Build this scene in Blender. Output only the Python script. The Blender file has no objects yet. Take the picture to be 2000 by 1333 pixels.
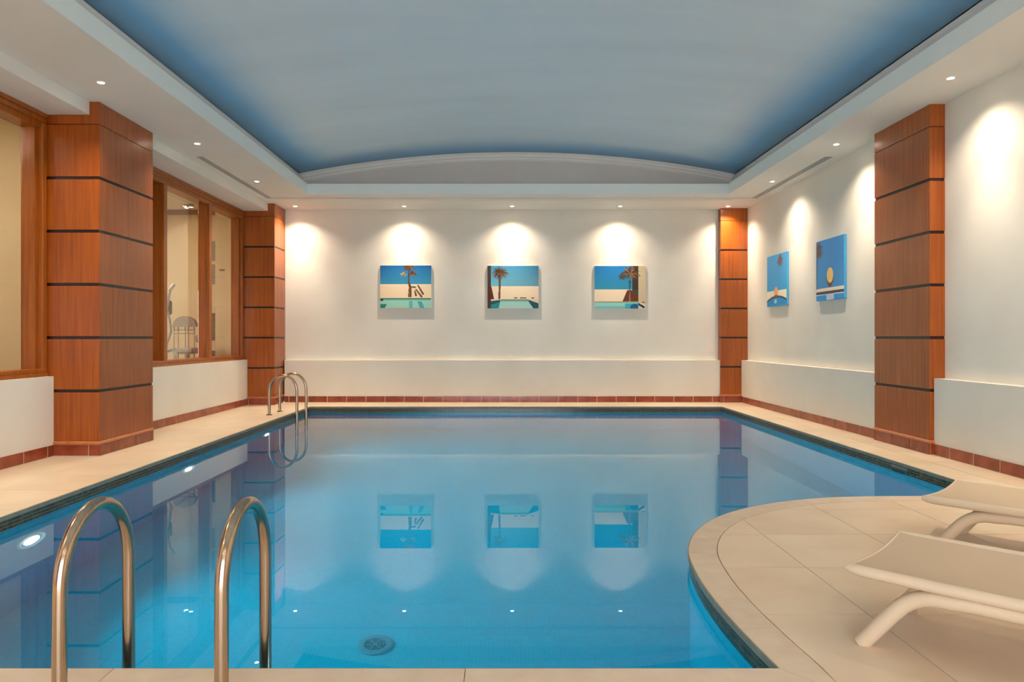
import bpy, bmesh, math, random
import numpy as np
from mathutils import Vector, Matrix
random.seed(7)
sc = bpy.context.scene
C = sc.collection

# ------------------------------------------------------------------ camera, world, exposure
CAMH = 1.15
cam_d = bpy.data.cameras.new('camera'); cam = bpy.data.objects.new('camera', cam_d); C.objects.link(cam)
cam.location = (0, 0, CAMH); cam.rotation_euler = (math.radians(90), 0, 0)
cam_d.sensor_width = 36; cam_d.lens = 36*1400/2000; cam_d.shift_x = 0.009; cam_d.shift_y = -0.00325
cam_d.clip_start = 0.02
sc.camera = cam
w = bpy.data.worlds.new('world'); sc.world = w; w.use_nodes = True
w.node_tree.nodes['Background'].inputs[0].default_value = (0.80, 0.88, 1.0, 1)
w.node_tree.nodes['Background'].inputs[1].default_value = 2.6
sc.view_settings.view_transform = 'Standard'; sc.view_settings.look = 'None'
sc.view_settings.gamma = 1; sc.view_settings.use_curve_mapping = False
sc.view_settings.exposure = 1.56
SPOT_W = 46.0
SPOT_WIDE_W = 32.0
POOL_LAMP = 9.0
POOL_W = 11.5
POOL_FILL_W = 0.6
SPOT_COL = (1.0, 0.84, 0.66)
cy = sc.cycles
cy.max_bounces = 14; cy.diffuse_bounces = 7; cy.glossy_bounces = 6; cy.transmission_bounces = 12
cy.use_denoising = True
cy.sample_clamp_indirect = 4.0
cy.blur_glossy = 1.0

# ------------------------------------------------------------------ helpers
def lin(r, g=None, b=None):
    if g is None: r, g, b = r
    f = lambda c: (c/255/12.92) if c/255 <= 0.04045 else ((c/255+0.055)/1.055)**2.4
    return (f(r), f(g), f(b), 1.0)

class MB:
    def __init__(s): s.v = []; s.f = []; s.uv = {}
    def add(s, vs, fs):
        n = len(s.v); s.v += [tuple(p) for p in vs]; s.f += [tuple(i+n for i in f) for f in fs]; return s
    def box(s, x0, x1, y0, y1, z0, z1):
        x0, x1 = sorted((x0, x1)); y0, y1 = sorted((y0, y1)); z0, z1 = sorted((z0, z1))
        return s.add([(x0,y0,z0),(x1,y0,z0),(x1,y1,z0),(x0,y1,z0),(x0,y0,z1),(x1,y0,z1),(x1,y1,z1),(x0,y1,z1)],
                     [(0,3,2,1),(4,5,6,7),(0,1,5,4),(1,2,6,5),(2,3,7,6),(3,0,4,7)])
    def chbox(s, x0, x1, y0, y1, z0, z1, c=0.002):
        """box with its vertical-plane edges chamfered on all sides (44 triangles)"""
        bm = bmesh.new(); bmesh.ops.create_cube(bm, size=1)
        bmesh.ops.scale(bm, vec=(x1-x0, y1-y0, z1-z0), verts=bm.verts)
        bmesh.ops.translate(bm, vec=((x0+x1)/2, (y0+y1)/2, (z0+z1)/2), verts=bm.verts)
        bmesh.ops.bevel(bm, geom=bm.edges[:], offset=c, segments=1, affect='EDGES', profile=0.5)
        bm.verts.ensure_lookup_table()
        s.add([v.co[:] for v in bm.verts], [[v.index for v in f.verts] for f in bm.faces]); bm.free(); return s
    def prism(s, poly, z0, z1):
        n = len(poly)
        a = sum(poly[i][0]*poly[(i+1)%n][1]-poly[(i+1)%n][0]*poly[i][1] for i in range(n))
        if a < 0: poly = poly[::-1]
        return s.add([(x,y,z0) for x,y in poly]+[(x,y,z1) for x,y in poly],
            [tuple(range(n-1,-1,-1)), tuple(range(n,2*n))]+[(i,(i+1)%n,n+(i+1)%n,n+i) for i in range(n)])
    def tube(s, pts, r, seg=16, cap=True, flat=1.0):
        pts = [Vector(p) for p in pts]; rings = []
        rr = r if hasattr(r, '__len__') else [r]*len(pts)
        up = None
        for i, p in enumerate(pts):
            t = (pts[min(i+1,len(pts)-1)]-pts[max(i-1,0)]).normalized()
            if up is None:
                up = Vector((0,0,1)) if abs(t.z) < 0.9 else Vector((1,0,0))
            a = (up - t*up.dot(t))
            if a.length < 1e-4: a = Vector((0,1,0)) - t*t.y
            a.normalize(); b = t.cross(a).normalized(); up = a
            rings.append([p + (a*math.cos(k*2*math.pi/seg)*flat + b*math.sin(k*2*math.pi/seg))*rr[i] for k in range(seg)])
        vs = [v[:] for R in rings for v in R]; fs = []
        for i in range(len(pts)-1):
            for k in range(seg):
                k2 = (k+1)%seg
                fs.append((i*seg+k, i*seg+k2, (i+1)*seg+k2, (i+1)*seg+k))
        if cap:
            fs.append(tuple(range(seg-1,-1,-1))); fs.append(tuple((len(pts)-1)*seg+k for k in range(seg)))
        return s.add(vs, fs)
    def lathe(s, prof, center=(0,0,0), seg=32, axis='z'):
        vs = []; fs = []; n = len(prof)
        for k in range(seg):
            a = 2*math.pi*k/seg
            for r, h in prof:
                if axis == 'z': p = (r*math.cos(a), r*math.sin(a), h)
                else: p = (h, r*math.cos(a), r*math.sin(a))
                vs.append((p[0]+center[0], p[1]+center[1], p[2]+center[2]))
        for k in range(seg):
            k2 = (k+1)%seg
            for i in range(n-1): fs.append((k*n+i, k2*n+i, k2*n+i+1, k*n+i+1))
        return s.add(vs, fs)
    def build(s, name, mat=None, parent=None, smooth=False, auto=None):
        me = bpy.data.meshes.new(name); me.from_pydata(s.v, [], s.f); me.update()
        bm = bmesh.new(); bm.from_mesh(me); bmesh.ops.recalc_face_normals(bm, faces=bm.faces[:]); bm.to_mesh(me); bm.free()
        if smooth:
            for p in me.polygons: p.use_smooth = True
            if auto: me.set_sharp_from_angle(angle=math.radians(auto))
        return link(name, me, mat, parent)

def link(name, me, mat=None, parent=None):
    o = bpy.data.objects.new(name, me)
    if mat and not me.materials: me.materials.append(mat)
    C.objects.link(o)
    if parent: o.parent = parent
    return o
def tag(o, label=None, cat=None, group=None, kind=None):
    if label: o['label'] = label
    if cat: o['category'] = cat
    if group: o['group'] = group
    if kind: o['kind'] = kind
    return o
def empty(name, loc=(0,0,0), rz=0):
    o = bpy.data.objects.new(name, None); C.objects.link(o); o.location = loc; o.rotation_euler = (0,0,rz)
    o.empty_display_size = 0.1
    return o
def struct(o, label=None): return tag(o, label, kind='structure')
def copy_tree(o, parent=None):
    c = o.copy(); C.objects.link(c)
    if parent: c.parent = parent
    for ch in list(o.children): copy_tree(ch, c)
    return c

# ------------------------------------------------------------------ materials
def new_mat(name, col, rough=0.6, metal=0.0, spec=0.5):
    m = bpy.data.materials.new(name); m.use_nodes = True
    b = m.node_tree.nodes['Principled BSDF']
    b.inputs['Base Color'].default_value = col; b.inputs['Roughness'].default_value = rough
    b.inputs['Metallic'].default_value = metal; b.inputs['Specular IOR Level'].default_value = spec
    return m
def N(m, t, **kw):
    n = m.node_tree.nodes.new(t)
    for k, v in kw.items():
        if k in n.inputs: n.inputs[k].default_value = v
        else: setattr(n, k, v)
    return n
def L(m, a, b): m.node_tree.links.new(a, b)
def bsdf(m): return m.node_tree.nodes['Principled BSDF']
def ramp(m, fac, stops):
    r = N(m, 'ShaderNodeValToRGB'); e = r.color_ramp.elements
    while len(e) < len(stops): e.new(0.5)
    for i, (p, c) in enumerate(stops): e[i].position = p; e[i].color = c
    L(m, fac, r.inputs[0]); return r.outputs[0]
def noise_mat(name, c1, c2, scale=4, rough=0.6, bump=0.0, bscale=200, stretch=(1,1,1), spec=0.5, detail=4, rnd=0.0):
    m = new_mat(name, c1, rough, spec=spec)
    tc = N(m, 'ShaderNodeTexCoord'); mp = N(m, 'ShaderNodeMapping'); mp.inputs['Scale'].default_value = stretch
    L(m, tc.outputs['Object'], mp.inputs['Vector'])
    oi = N(m, 'ShaderNodeObjectInfo')
    if rnd:
        mul = N(m, 'ShaderNodeVectorMath', operation='SCALE'); mul.inputs[0].default_value = (37.1, 19.7, 53.3)
        L(m, oi.outputs['Random'], mul.inputs['Scale']); L(m, mul.outputs[0], mp.inputs['Location'])
    no = N(m, 'ShaderNodeTexNoise'); no.inputs['Scale'].default_value = scale; no.inputs['Detail'].default_value = detail
    L(m, mp.outputs[0], no.inputs['Vector'])
    out = ramp(m, no.outputs[0], [(0.3, c1), (0.7, c2)])
    if rnd:
        hs = N(m, 'ShaderNodeHueSaturation'); mr = N(m, 'ShaderNodeMapRange')
        mr.inputs['To Min'].default_value = 1-rnd; mr.inputs['To Max'].default_value = 1+rnd
        L(m, oi.outputs['Random'], mr.inputs[0]); L(m, mr.outputs[0], hs.inputs['Value']); L(m, out, hs.inputs['Color']); out = hs.outputs[0]
    L(m, out, bsdf(m).inputs['Base Color'])
    if bump:
        n2 = N(m, 'ShaderNodeTexNoise'); n2.inputs['Scale'].default_value = bscale; L(m, tc.outputs['Object'], n2.inputs['Vector'])
        bp = N(m, 'ShaderNodeBump'); bp.inputs['Strength'].default_value = bump; bp.inputs['Distance'].default_value = 0.002
        L(m, n2.outputs[0], bp.inputs['Height']); L(m, bp.outputs[0], bsdf(m).inputs['Normal'])
    return m

M = {}
M['plaster'] = noise_mat('wall_plaster', lin(226,218,204), lin(232,226,214), 1.6, 0.75, 0.25, 60, spec=0.2)
M['ceil'] = noise_mat('ceiling_paint', lin(228,222,212), lin(233,228,219), 1.2, 0.7, 0.1, 90, spec=0.25)
M['fascia'] = noise_mat('fascia_paint', lin(234,238,232), lin(238,242,236), 1.2, 0.6, spec=0.25)
M['tymp'] = noise_mat('lunette_paint', lin(218,211,203), lin(223,217,209), 2, 0.7, spec=0.2)
M['tile'] = noise_mat('deck_stone', lin(216,191,160), lin(228,207,178), 2.2, 0.38, 0.04, 300, (1,1,1), 0.35, 6, rnd=0.035)
M['coping'] = noise_mat('coping_stone', lin(212,190,164), lin(222,202,176), 9, 0.5, 0.1, 300, spec=0.3, rnd=0.03)
M['grout'] = new_mat('floor_grout', lin(165,136,108), 0.9)
M['nosing'] = noise_mat('pool_nosing', lin(128,122,106), lin(150,144,126), 12, 0.5)
M['skirt'] = noise_mat('terracotta_tile', lin(128,52,28), lin(160,76,44), 7, 0.22, 0.05, 80, spec=0.6, rnd=0.1)
M['skgrout'] = new_mat('skirting_grout', lin(232,205,175), 0.8)
M['dark'] = new_mat('recess_dark', lin(44,22,14), 0.35)
M['slot'] = new_mat('slot_dark', lin(34,28,22), 0.8)
M['white'] = new_mat('white_enamel', lin(235,230,220), 0.4)
M['steel'] = noise_mat('brushed_steel', lin(176,156,134), lin(190,170,148), 3, 0.2, 0.03, 400, (30,30,1))
bsdf(M['steel']).inputs['Metallic'].default_value = 1.0
M['steelfar'] = M['steel']
M['lounge'] = noise_mat('lounger_resin', lin(212,190,160), lin(219,198,170), 5, 0.42, spec=0.4)
M['gymwall'] = noise_mat('gym_wall', lin(222,200,160), lin(232,212,174), 1.5, 0.8)
M['gymgrey'] = new_mat('gym_silver', lin(190,190,185), 0.35, 0.2)
M['gympad'] = new_mat('gym_vinyl', lin(158,144,136), 0.5)
M['gymdark'] = new_mat('gym_dark', lin(96,84,72), 0.5)
M['drain'] = new_mat('drain_plastic', lin(90,160,185), 0.4)
M['drainhole'] = new_mat('drain_hole', lin(5,40,60), 0.6)

def wood_mat(name, c1, c2, rough, coat=0.0):
    m = new_mat(name, c1, rough)
    tc = N(m, 'ShaderNodeTexCoord'); mp = N(m, 'ShaderNodeMapping'); mp.inputs['Scale'].default_value = (38, 38, 1.1)
    oi = N(m, 'ShaderNodeObjectInfo'); mul = N(m, 'ShaderNodeVectorMath', operation='SCALE'); mul.inputs[0].default_value = (31, 17, 5)
    L(m, oi.outputs['Random'], mul.inputs['Scale']); L(m, mul.outputs[0], mp.inputs['Location'])
    L(m, tc.outputs['Object'], mp.inputs['Vector'])
    n1 = N(m, 'ShaderNodeTexNoise'); n1.inputs['Scale'].default_value = 1.0; n1.inputs['Detail'].default_value = 5; n1.inputs['Roughness'].default_value = 0.65
    L(m, mp.outputs[0], n1.inputs['Vector'])
    col = ramp(m, n1.outputs[0], [(0.32, c1), (0.66, c2)])
    n2 = N(m, 'ShaderNodeTexNoise'); n2.inputs['Scale'].default_value = 2.5; L(m, tc.outputs['Object'], n2.inputs['Vector'])
    hs = N(m, 'ShaderNodeHueSaturation'); mr = N(m, 'ShaderNodeMapRange'); mr.inputs['To Min'].default_value = 0.86; mr.inputs['To Max'].default_value = 1.14
    L(m, n2.outputs[0], mr.inputs[0]); L(m, mr.outputs[0], hs.inputs['Value']); L(m, col, hs.inputs['Color'])
    L(m, hs.outputs[0], bsdf(m).inputs['Base Color'])
    bp = N(m, 'ShaderNodeBump'); bp.inputs['Strength'].default_value = 0.06; bp.inputs['Distance'].default_value = 0.001
    L(m, n1.outputs[0], bp.inputs['Height']); L(m, bp.outputs[0], bsdf(m).inputs['Normal'])
    bsdf(m).inputs['Coat Weight'].default_value = coat; bsdf(m).inputs['Coat Roughness'].default_value = 0.26; bsdf(m).inputs['Specular IOR Level'].default_value = 0.38
    return m
M['wood'] = wood_mat('cherry_veneer', lin(138,60,0), lin(170,86,2), 0.44, 0.5)
M['frame'] = wood_mat('window_timber', lin(142,70,10), lin(172,94,24), 0.35, 0.2)
M['bead'] = wood_mat('bead_timber', lin(180,104,60), lin(200,124,76), 0.35, 0.2)

def mosaic_mat(name, cols, grout, pitch, gap, rough=0.2):
    m = new_mat(name, cols[0], rough)
    uv = N(m, 'ShaderNodeUVMap')
    br = N(m, 'ShaderNodeTexBrick'); br.offset = 0.0; br.inputs['Scale'].default_value = 1.0
    br.inputs['Brick Width'].default_value = pitch; br.inputs['Row Height'].default_value = pitch
    br.inputs['Mortar Size'].default_value = gap; br.inputs['Mortar Smooth'].default_value = 0.2
    br.inputs['Color1'].default_value = cols[0]; br.inputs['Color2'].default_value = cols[1]; br.inputs['Mortar'].default_value = grout
    L(m, uv.outputs[0], br.inputs['Vector'])
    L(m, br.outputs['Color'], bsdf(m).inputs['Base Color'])
    bp = N(m, 'ShaderNodeBump', invert=True); bp.inputs['Strength'].default_value = 0.3; bp.inputs['Distance'].default_value = 0.001
    L(m, br.outputs['Fac'], bp.inputs['Height']); L(m, bp.outputs[0], bsdf(m).inputs['Normal'])
    return m
M['mosaic_blue'] = mosaic_mat('pool_mosaic', (lin(0,180,214), lin(6,188,220)), lin(40,200,226), 0.025, 0.0013)

# vault: blue paint; fascia's shade put into its colour at sides and far end
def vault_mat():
    m = new_mat('vault_paint_edge_shade', lin(150,165,180), 0.42, spec=0.35)
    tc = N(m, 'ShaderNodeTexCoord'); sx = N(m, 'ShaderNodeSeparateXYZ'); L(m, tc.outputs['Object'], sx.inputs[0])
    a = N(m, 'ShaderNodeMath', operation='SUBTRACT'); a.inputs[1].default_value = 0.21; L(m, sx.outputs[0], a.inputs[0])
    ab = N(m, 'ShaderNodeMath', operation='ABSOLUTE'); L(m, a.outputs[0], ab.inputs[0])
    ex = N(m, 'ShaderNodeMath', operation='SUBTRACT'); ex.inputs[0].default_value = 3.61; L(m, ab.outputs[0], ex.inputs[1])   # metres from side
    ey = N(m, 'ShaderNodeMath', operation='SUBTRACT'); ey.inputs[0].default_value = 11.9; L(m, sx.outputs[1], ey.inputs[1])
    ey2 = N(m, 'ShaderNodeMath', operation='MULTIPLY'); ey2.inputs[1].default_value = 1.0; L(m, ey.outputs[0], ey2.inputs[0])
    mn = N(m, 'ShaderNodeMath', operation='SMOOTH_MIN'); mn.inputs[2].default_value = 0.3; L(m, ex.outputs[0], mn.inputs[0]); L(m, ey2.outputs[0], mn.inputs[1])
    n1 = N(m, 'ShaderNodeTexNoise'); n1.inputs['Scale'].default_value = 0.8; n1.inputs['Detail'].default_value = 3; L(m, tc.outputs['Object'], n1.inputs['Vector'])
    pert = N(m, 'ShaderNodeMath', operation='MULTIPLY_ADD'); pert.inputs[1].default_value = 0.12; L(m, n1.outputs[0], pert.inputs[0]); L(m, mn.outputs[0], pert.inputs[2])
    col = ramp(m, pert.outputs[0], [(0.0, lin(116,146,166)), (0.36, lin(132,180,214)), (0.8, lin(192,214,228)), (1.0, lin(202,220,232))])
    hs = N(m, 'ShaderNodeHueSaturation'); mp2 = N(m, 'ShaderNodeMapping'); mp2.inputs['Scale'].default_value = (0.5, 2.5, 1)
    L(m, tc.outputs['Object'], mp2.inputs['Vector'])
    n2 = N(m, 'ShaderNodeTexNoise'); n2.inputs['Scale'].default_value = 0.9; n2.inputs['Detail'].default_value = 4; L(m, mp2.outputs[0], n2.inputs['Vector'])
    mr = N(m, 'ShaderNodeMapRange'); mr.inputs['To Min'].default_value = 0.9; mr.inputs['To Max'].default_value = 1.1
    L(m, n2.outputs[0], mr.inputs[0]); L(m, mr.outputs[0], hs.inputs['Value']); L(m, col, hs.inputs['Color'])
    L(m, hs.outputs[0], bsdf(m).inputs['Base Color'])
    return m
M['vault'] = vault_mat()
M['moulding'] = noise_mat('moulding_paint', lin(240,236,228), lin(243,240,233), 2, 0.6)

def glass_mat(name, col=(1,1,1,1), ior=1.45):
    m = bpy.data.materials.new(name); m.use_nodes = True; nt = m.node_tree; nt.nodes.clear()
    g = nt.nodes.new('ShaderNodeBsdfGlass'); g.inputs['Color'].default_value = col; g.inputs['IOR'].default_value = ior; g.inputs['Roughness'].default_value = 0
    o = nt.nodes.new('ShaderNodeOutputMaterial'); nt.links.new(g.outputs[0], o.inputs[0]); return m
M['glass'] = glass_mat('window_glass', (0.97,0.98,0.96,1))
M['water'] = glass_mat('pool_water', (1,1,1,1), 1.333)
nt = M['water'].node_tree
va = nt.nodes.new('ShaderNodeVolumeAbsorption'); va.inputs['Color'].default_value = (0.0, 0.88, 0.92, 1); va.inputs['Density'].default_value = 0.40
nt.links.new(va.outputs[0], [n for n in nt.nodes if n.type == 'OUTPUT_MATERIAL'][0].inputs['Volume'])

def emit_mat(name, col, s):
    m = bpy.data.materials.new(name); m.use_nodes = True; nt = m.node_tree; nt.nodes.clear()
    e = nt.nodes.new('ShaderNodeEmission'); e.inputs[0].default_value = col; e.inputs[1].default_value = s
    o = nt.nodes.new('ShaderNodeOutputMaterial'); nt.links.new(e.outputs[0], o.inputs[0]); return m
M['lens'] = emit_mat('downlight_lens', (1, 0.86, 0.66, 1), 22)
M['poollens'] = emit_mat('pool_lamp_lens', (0.80, 0.90, 1.0, 1), POOL_LAMP)

# woven sling
def sling_mat():
    m = new_mat('woven_sling', lin(214,194,166), 0.7, spec=0.2)
    uv = N(m, 'ShaderNodeUVMap'); ck = N(m, 'ShaderNodeTexChecker'); ck.inputs['Scale'].default_value = 350
    ck.inputs['Color1'].default_value = lin(196,174,146); ck.inputs['Color2'].default_value = lin(206,184,156)
    L(m, uv.outputs[0], ck.inputs['Vector']); L(m, ck.outputs['Color'], bsdf(m).inputs['Base Color'])
    return m
M['sling'] = sling_mat()

# ------------------------------------------------------------------ dimensions
ZC = 3.445                       # soffit
XL, XR = -3.21, 3.65             # pool sides
YN, YF = 2.496, 11.95            # pool near and far ends
ZW, ZB = -0.089, -2.20
zbot = lambda y: -(1.62+0.045*y)           # water, pool bottom
XWL, XWR, YWB, YWN = -4.36, 4.23, 12.74, -2.6
XUR, YUB = 4.34, 12.85           # upper wall planes (above the ledge)
ZL = 0.75                        # ledge height
VX0, VX1, VY = -3.40, 3.82, 11.9 # vault springing
FX0, FX1, FY = -3.13, 3.61, 11.47
FZ = 3.615

# smooth outline of the curved deck
ctrl = [(0.957,YN),(0.935,2.80),(0.925,3.12),(0.94,3.48),(1.0,3.88),(1.15,4.27),(1.375,4.60),(1.64,4.84),(1.95,5.025),(2.32,5.155),(2.68,5.20),(3.05,5.212),(3.65,5.215)]
def catmull(P, n=6):
    out = []
    for i in range(len(P)-1):
        p0 = P[max(i-1,0)]; p1 = P[i]; p2 = P[i+1]; p3 = P[min(i+2,len(P)-1)]
        for k in range(n):
            t = k/n
            out.append(tuple(0.5*((2*p1[j])+(-p0[j]+p2[j])*t+(2*p0[j]-5*p1[j]+4*p2[j]-p3[j])*t*t+(-p0[j]+3*p1[j]-3*p2[j]+p3[j])*t**3) for j in (0,1)))
    out.append(P[-1]); return out
curve = catmull(ctrl)
def offset(P, d):
    """offset an open polyline to its right-hand side by d"""
    out = []
    for i in range(len(P)):
        a = Vector(P[max(i-1,0)]); b = Vector(P[min(i+1,len(P)-1)]); t = (b-a).normalized()
        out.append((P[i][0]+t.y*d, P[i][1]-t.x*d))
    return out
outline = [(XL,YN)] + curve + [(XR,YF),(XL,YF)]       # counter-clockwise? near-left, near-right, ... far
def offset_closed(P, d):
    n = len(P); out = []
    for i in range(n):
        p0 = Vector(P[i-1]); p1 = Vector(P[i]); p2 = Vector(P[(i+1)%n])
        n1 = (p1-p0).normalized(); n2 = (p2-p1).normalized()
        n1 = Vector((n1.y,-n1.x)); n2 = Vector((n2.y,-n2.x))
        s = n1+n2; k = max(s.length_squared/2, 0.35)
        out.append((p1.x+s.x*d/k, p1.y+s.y*d/k))
    return out

# ------------------------------------------------------------------ structure: pool basin
basin_o = offset_closed(outline, 0.012)
def wall_ring(P, z0, z1, name, mat, uvs=True):
    me = bpy.data.meshes.new(name); n = len(P); vs = [(x,y,z0(y)) for x,y in P]+[(x,y,z1) for x,y in P]
    fs = [((i+1)%n, i, n+i, n+(i+1)%n) for i in range(n)]
    fs.append(tuple(range(n)))    # bottom
    if callable(z0): vs = [(x,y,z0(y)) for x,y in P]+[(x,y,z1) for x,y in P]
    me.from_pydata(vs, [], fs)
    uvl = me.uv_layers.new(name='UVMap'); s = 0
    cum = [0]
    for i in range(n): cum.append(cum[-1]+(Vector(P[(i+1)%n])-Vector(P[i])).length)
    for pi, p in enumerate(me.polygons):
        for li in p.loop_indices:
            vi = me.loops[li].vertex_index
            if pi < n:
                u = cum[pi] if vi % n == pi else cum[pi+1]
                uvl.data[li].uv = (u, vs[vi][2])
            else: uvl.data[li].uv = (vs[vi][0], vs[vi][1])
    return link(name, me, mat)
basin = struct(wall_ring(basin_o, zbot, -0.028, 'pool_basin', M['mosaic_blue']), 'pale blue mosaic lined basin of the swimming pool')

# dark mosaic band above the water: real tiles, joined
mb = MB(); backing = MB()
P = basin_o; pit = 0.0245; sz = 0.0205
seglist = [(P[i], P[(i+1)%len(P)]) for i in range(len(P))]
acc = 0.0
def walk(poly, step):
    pts = poly+[poly[0]]; out = []; left = step/2
    for i in range(len(pts)-1):
        a = Vector(pts[i]); b = Vector(pts[i+1]); d = (b-a).length; t = (b-a)/max(d,1e-9); s = left
        while s < d: out.append((a+t*s, t)); s += step
        left = s-d
    return out
for p, t in walk(P, pit):
    nrm = Vector((-t.y, t.x))          # inward
    for r in range(4):
        z1 = -0.032-r*pit; z0 = z1-sz
        a = p-t*sz/2; b = p+t*sz/2; q = nrm*0.004
        A = a+q; B = b+q
        mb.add([(a.x,a.y,z0),(b.x,b.y,z0),(b.x,b.y,z1),(a.x,a.y,z1),(A.x,A.y,z0),(B.x,B.y,z0),(B.x,B.y,z1),(A.x,A.y,z1)],
               [(4,5,6,7),(0,1,5,4),(2,3,7,6),(1,2,6,5),(3,0,4,7)])
mosm = noise_mat('dark_mosaic', lin(34,46,34), lin(86,88,60), 31, 0.18, spec=0.6, detail=1)
for i, (a, b) in enumerate(seglist):
    nr = Vector((-(b[1]-a[1]), b[0]-a[0])).normalized()*0.0012
    backing.add([(a[0]+nr.x,a[1]+nr.y,-0.132),(b[0]+nr.x,b[1]+nr.y,-0.132),(b[0]+nr.x,b[1]+nr.y,-0.03),(a[0]+nr.x,a[1]+nr.y,-0.03)], [(0,1,2,3)])
gb = backing.build('mosaic_grout', new_mat('mosaic_grout', lin(168,154,124), 0.8), basin); 
o = mb.build('mosaic_tile', mosm, basin); tag(o, 'dark green mosaic tiles in rows along the waterline', kind='stuff')

# water body, filling the basin
wo = offset_closed(outline, 0.017)
water = MB().prism(wo, ZB-0.02, ZW).build('pool_water', M['water'])
struct(water, 'still clear blue water filling the swimming pool')

# nosing: thin edging along the pool rim
ring_in = outline; ring_out = offset_closed(outline, 0.02)
nb = MB(); n = len(outline)
vs = []
for z in (-0.03, -0.0015):
    vs += [(x,y,z) for x,y in ring_in]+[(x,y,z) for x,y in ring_out]
fs = []
for i in range(n):
    j = (i+1)%n
    fs += [(i,j,2*n+j,2*n+i), (n+i,3*n+i,3*n+j,n+j), (2*n+i,2*n+j,3*n+j,3*n+i), (i,n+i,n+j,j)]
nb.add(vs, fs); struct(nb.build('trim_1', M['nosing']), 'thin grey stone edging around the pool rim')

# ------------------------------------------------------------------ structure: deck
inner = offset(curve, 0.155)
inner = [(1.112,2.34)] + [p for p in inner if p[1] > 2.42 and p[0] < 3.64] + [(3.65,5.06)]
g = 0.01
P1 = [(1.112,YWN),(XWR,YWN),(XWR,YF),(XR+g,YF)] + [(XR+g,5.06)] + inner[::-1][1:]
P2 = [(XWL,YWN),(1.112,YWN),(1.112,2.34),(XWL,2.34)]
P3 = [(XWL,2.34),(XL-g,2.34),(XL-g,YF),(XWL,YF)]
P4 = [(XWL,YF+g),(XWR,YF+g),(XWR,YWB),(XWL,YWB)]
# mortar bed under the tiles
fb = MB()
for poly in (P1,P2,P3,P4): fb.prism(poly, -0.14, -0.004)
cop_outer = [(XL-g,YN)] 
fb.prism([(XL-g,2.34),(1.112,2.34),(0.975,YN-0.01),(XL-g,YN-0.01)], -0.14, -0.004)
fb.prism(offset(curve,0.014)+[(3.65+g,5.06)]+inner[::-1][1:], -0.14, -0.004)
floor = struct(fb.build('floor', M['grout']), 'beige stone tiled pool deck')
def clip(poly, axis, val, keep_greater):
    out = []; n = len(poly)
    ins = lambda p: (p[axis] >= val) if keep_greater else (p[axis] <= val)
    for i in range(n):
        a = poly[i]; b = poly[(i+1)%n]
        ia, ib = ins(a), ins(b)
        if ia: out.append(a)
        if ia != ib:
            t = (val-a[axis])/(b[axis]-a[axis]); out.append((a[0]+t*(b[0]-a[0]), a[1]+t*(b[1]-a[1])))
    return out
def area(p): return abs(sum(p[i][0]*p[(i+1)%len(p)][1]-p[(i+1)%len(p)][0]*p[i][1] for i in range(len(p))))/2
def ded(p):
    o = []
    for q in p:
        if not o or (abs(q[0]-o[-1][0])+abs(q[1]-o[-1][1])) > 1e-5: o.append(q)
    if len(o) > 1 and abs(o[0][0]-o[-1][0])+abs(o[0][1]-o[-1][1]) < 1e-5: o.pop()
    return o
PITCH = 0.607; GX = 1.518; GY = 4.19
def lay(poly, joint, gx=GX, gy=GY):
    xs = [p[0] for p in poly]; ys = [p[1] for p in poly]
    for i in range(math.floor((min(xs)-gx)/PITCH), math.ceil((max(xs)-gx)/PITCH)):
        for j in range(math.floor((min(ys)-gy)/PITCH), math.ceil((max(ys)-gy)/PITCH)):
            c = poly
            for ax, v, k in ((0,gx+i*PITCH+joint/2,True),(0,gx+(i+1)*PITCH-joint/2,False),(1,gy+j*PITCH+joint/2,True),(1,gy+(j+1)*PITCH-joint/2,False)):
                c = clip(c, ax, v, k)
                if len(c) < 3: break
            c = ded(c)
            if len(c) < 3 or area(c) < 0.002: continue
            cx = sum(p[0] for p in c)/len(c); cyy = sum(p[1] for p in c)/len(c)
            dz = random.uniform(-0.0004, 0.0003)
            o = MB().prism([(x-cx, y-cyy) for x, y in c], -0.012, 0.0).build('floor_tile', M['tile'], floor)
            o.location = (cx, cyy, dz)
def shrink(poly, d):  # approximate inward inset for joints along region borders
    a = sum(poly[i][0]*poly[(i+1)%len(poly)][1]-poly[(i+1)%len(poly)][0]*poly[i][1] for i in range(len(poly)))
    return offset_closed(poly if a > 0 else poly[::-1], -d)
lay(shrink(P1, 0.002), 0.0042); lay(shrink(P2, 0.0015), 0.003)
lay(shrink(P3, 0.0), 0.0012, -4.424, GY); lay(shrink(P4, 0.0), 0.0012, GX, 11.95)
# coping stones, straight run: joints at X = -.13 +- 1.22
e = 0.0015
xs = [XL-g, -2.57, -1.35, -0.13, 1.09]
for k in range(4):
    x0, x1 = xs[k]+e, xs[k+1]-e
    poly = [(x0,2.343),(x1,2.343),(x1 if k < 3 else 0.960,YN-0.001),(x0,YN-0.001)]
    cx = (x0+x1)/2; poly = [(x, min(y, YN-0.006)) for x, y in poly]
    o = MB().prism([(x-cx,y-2.42) for x,y in poly], -0.028, 0.0).build('coping_stone', M['coping'], floor); o.location = (cx,2.42,0)
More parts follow.
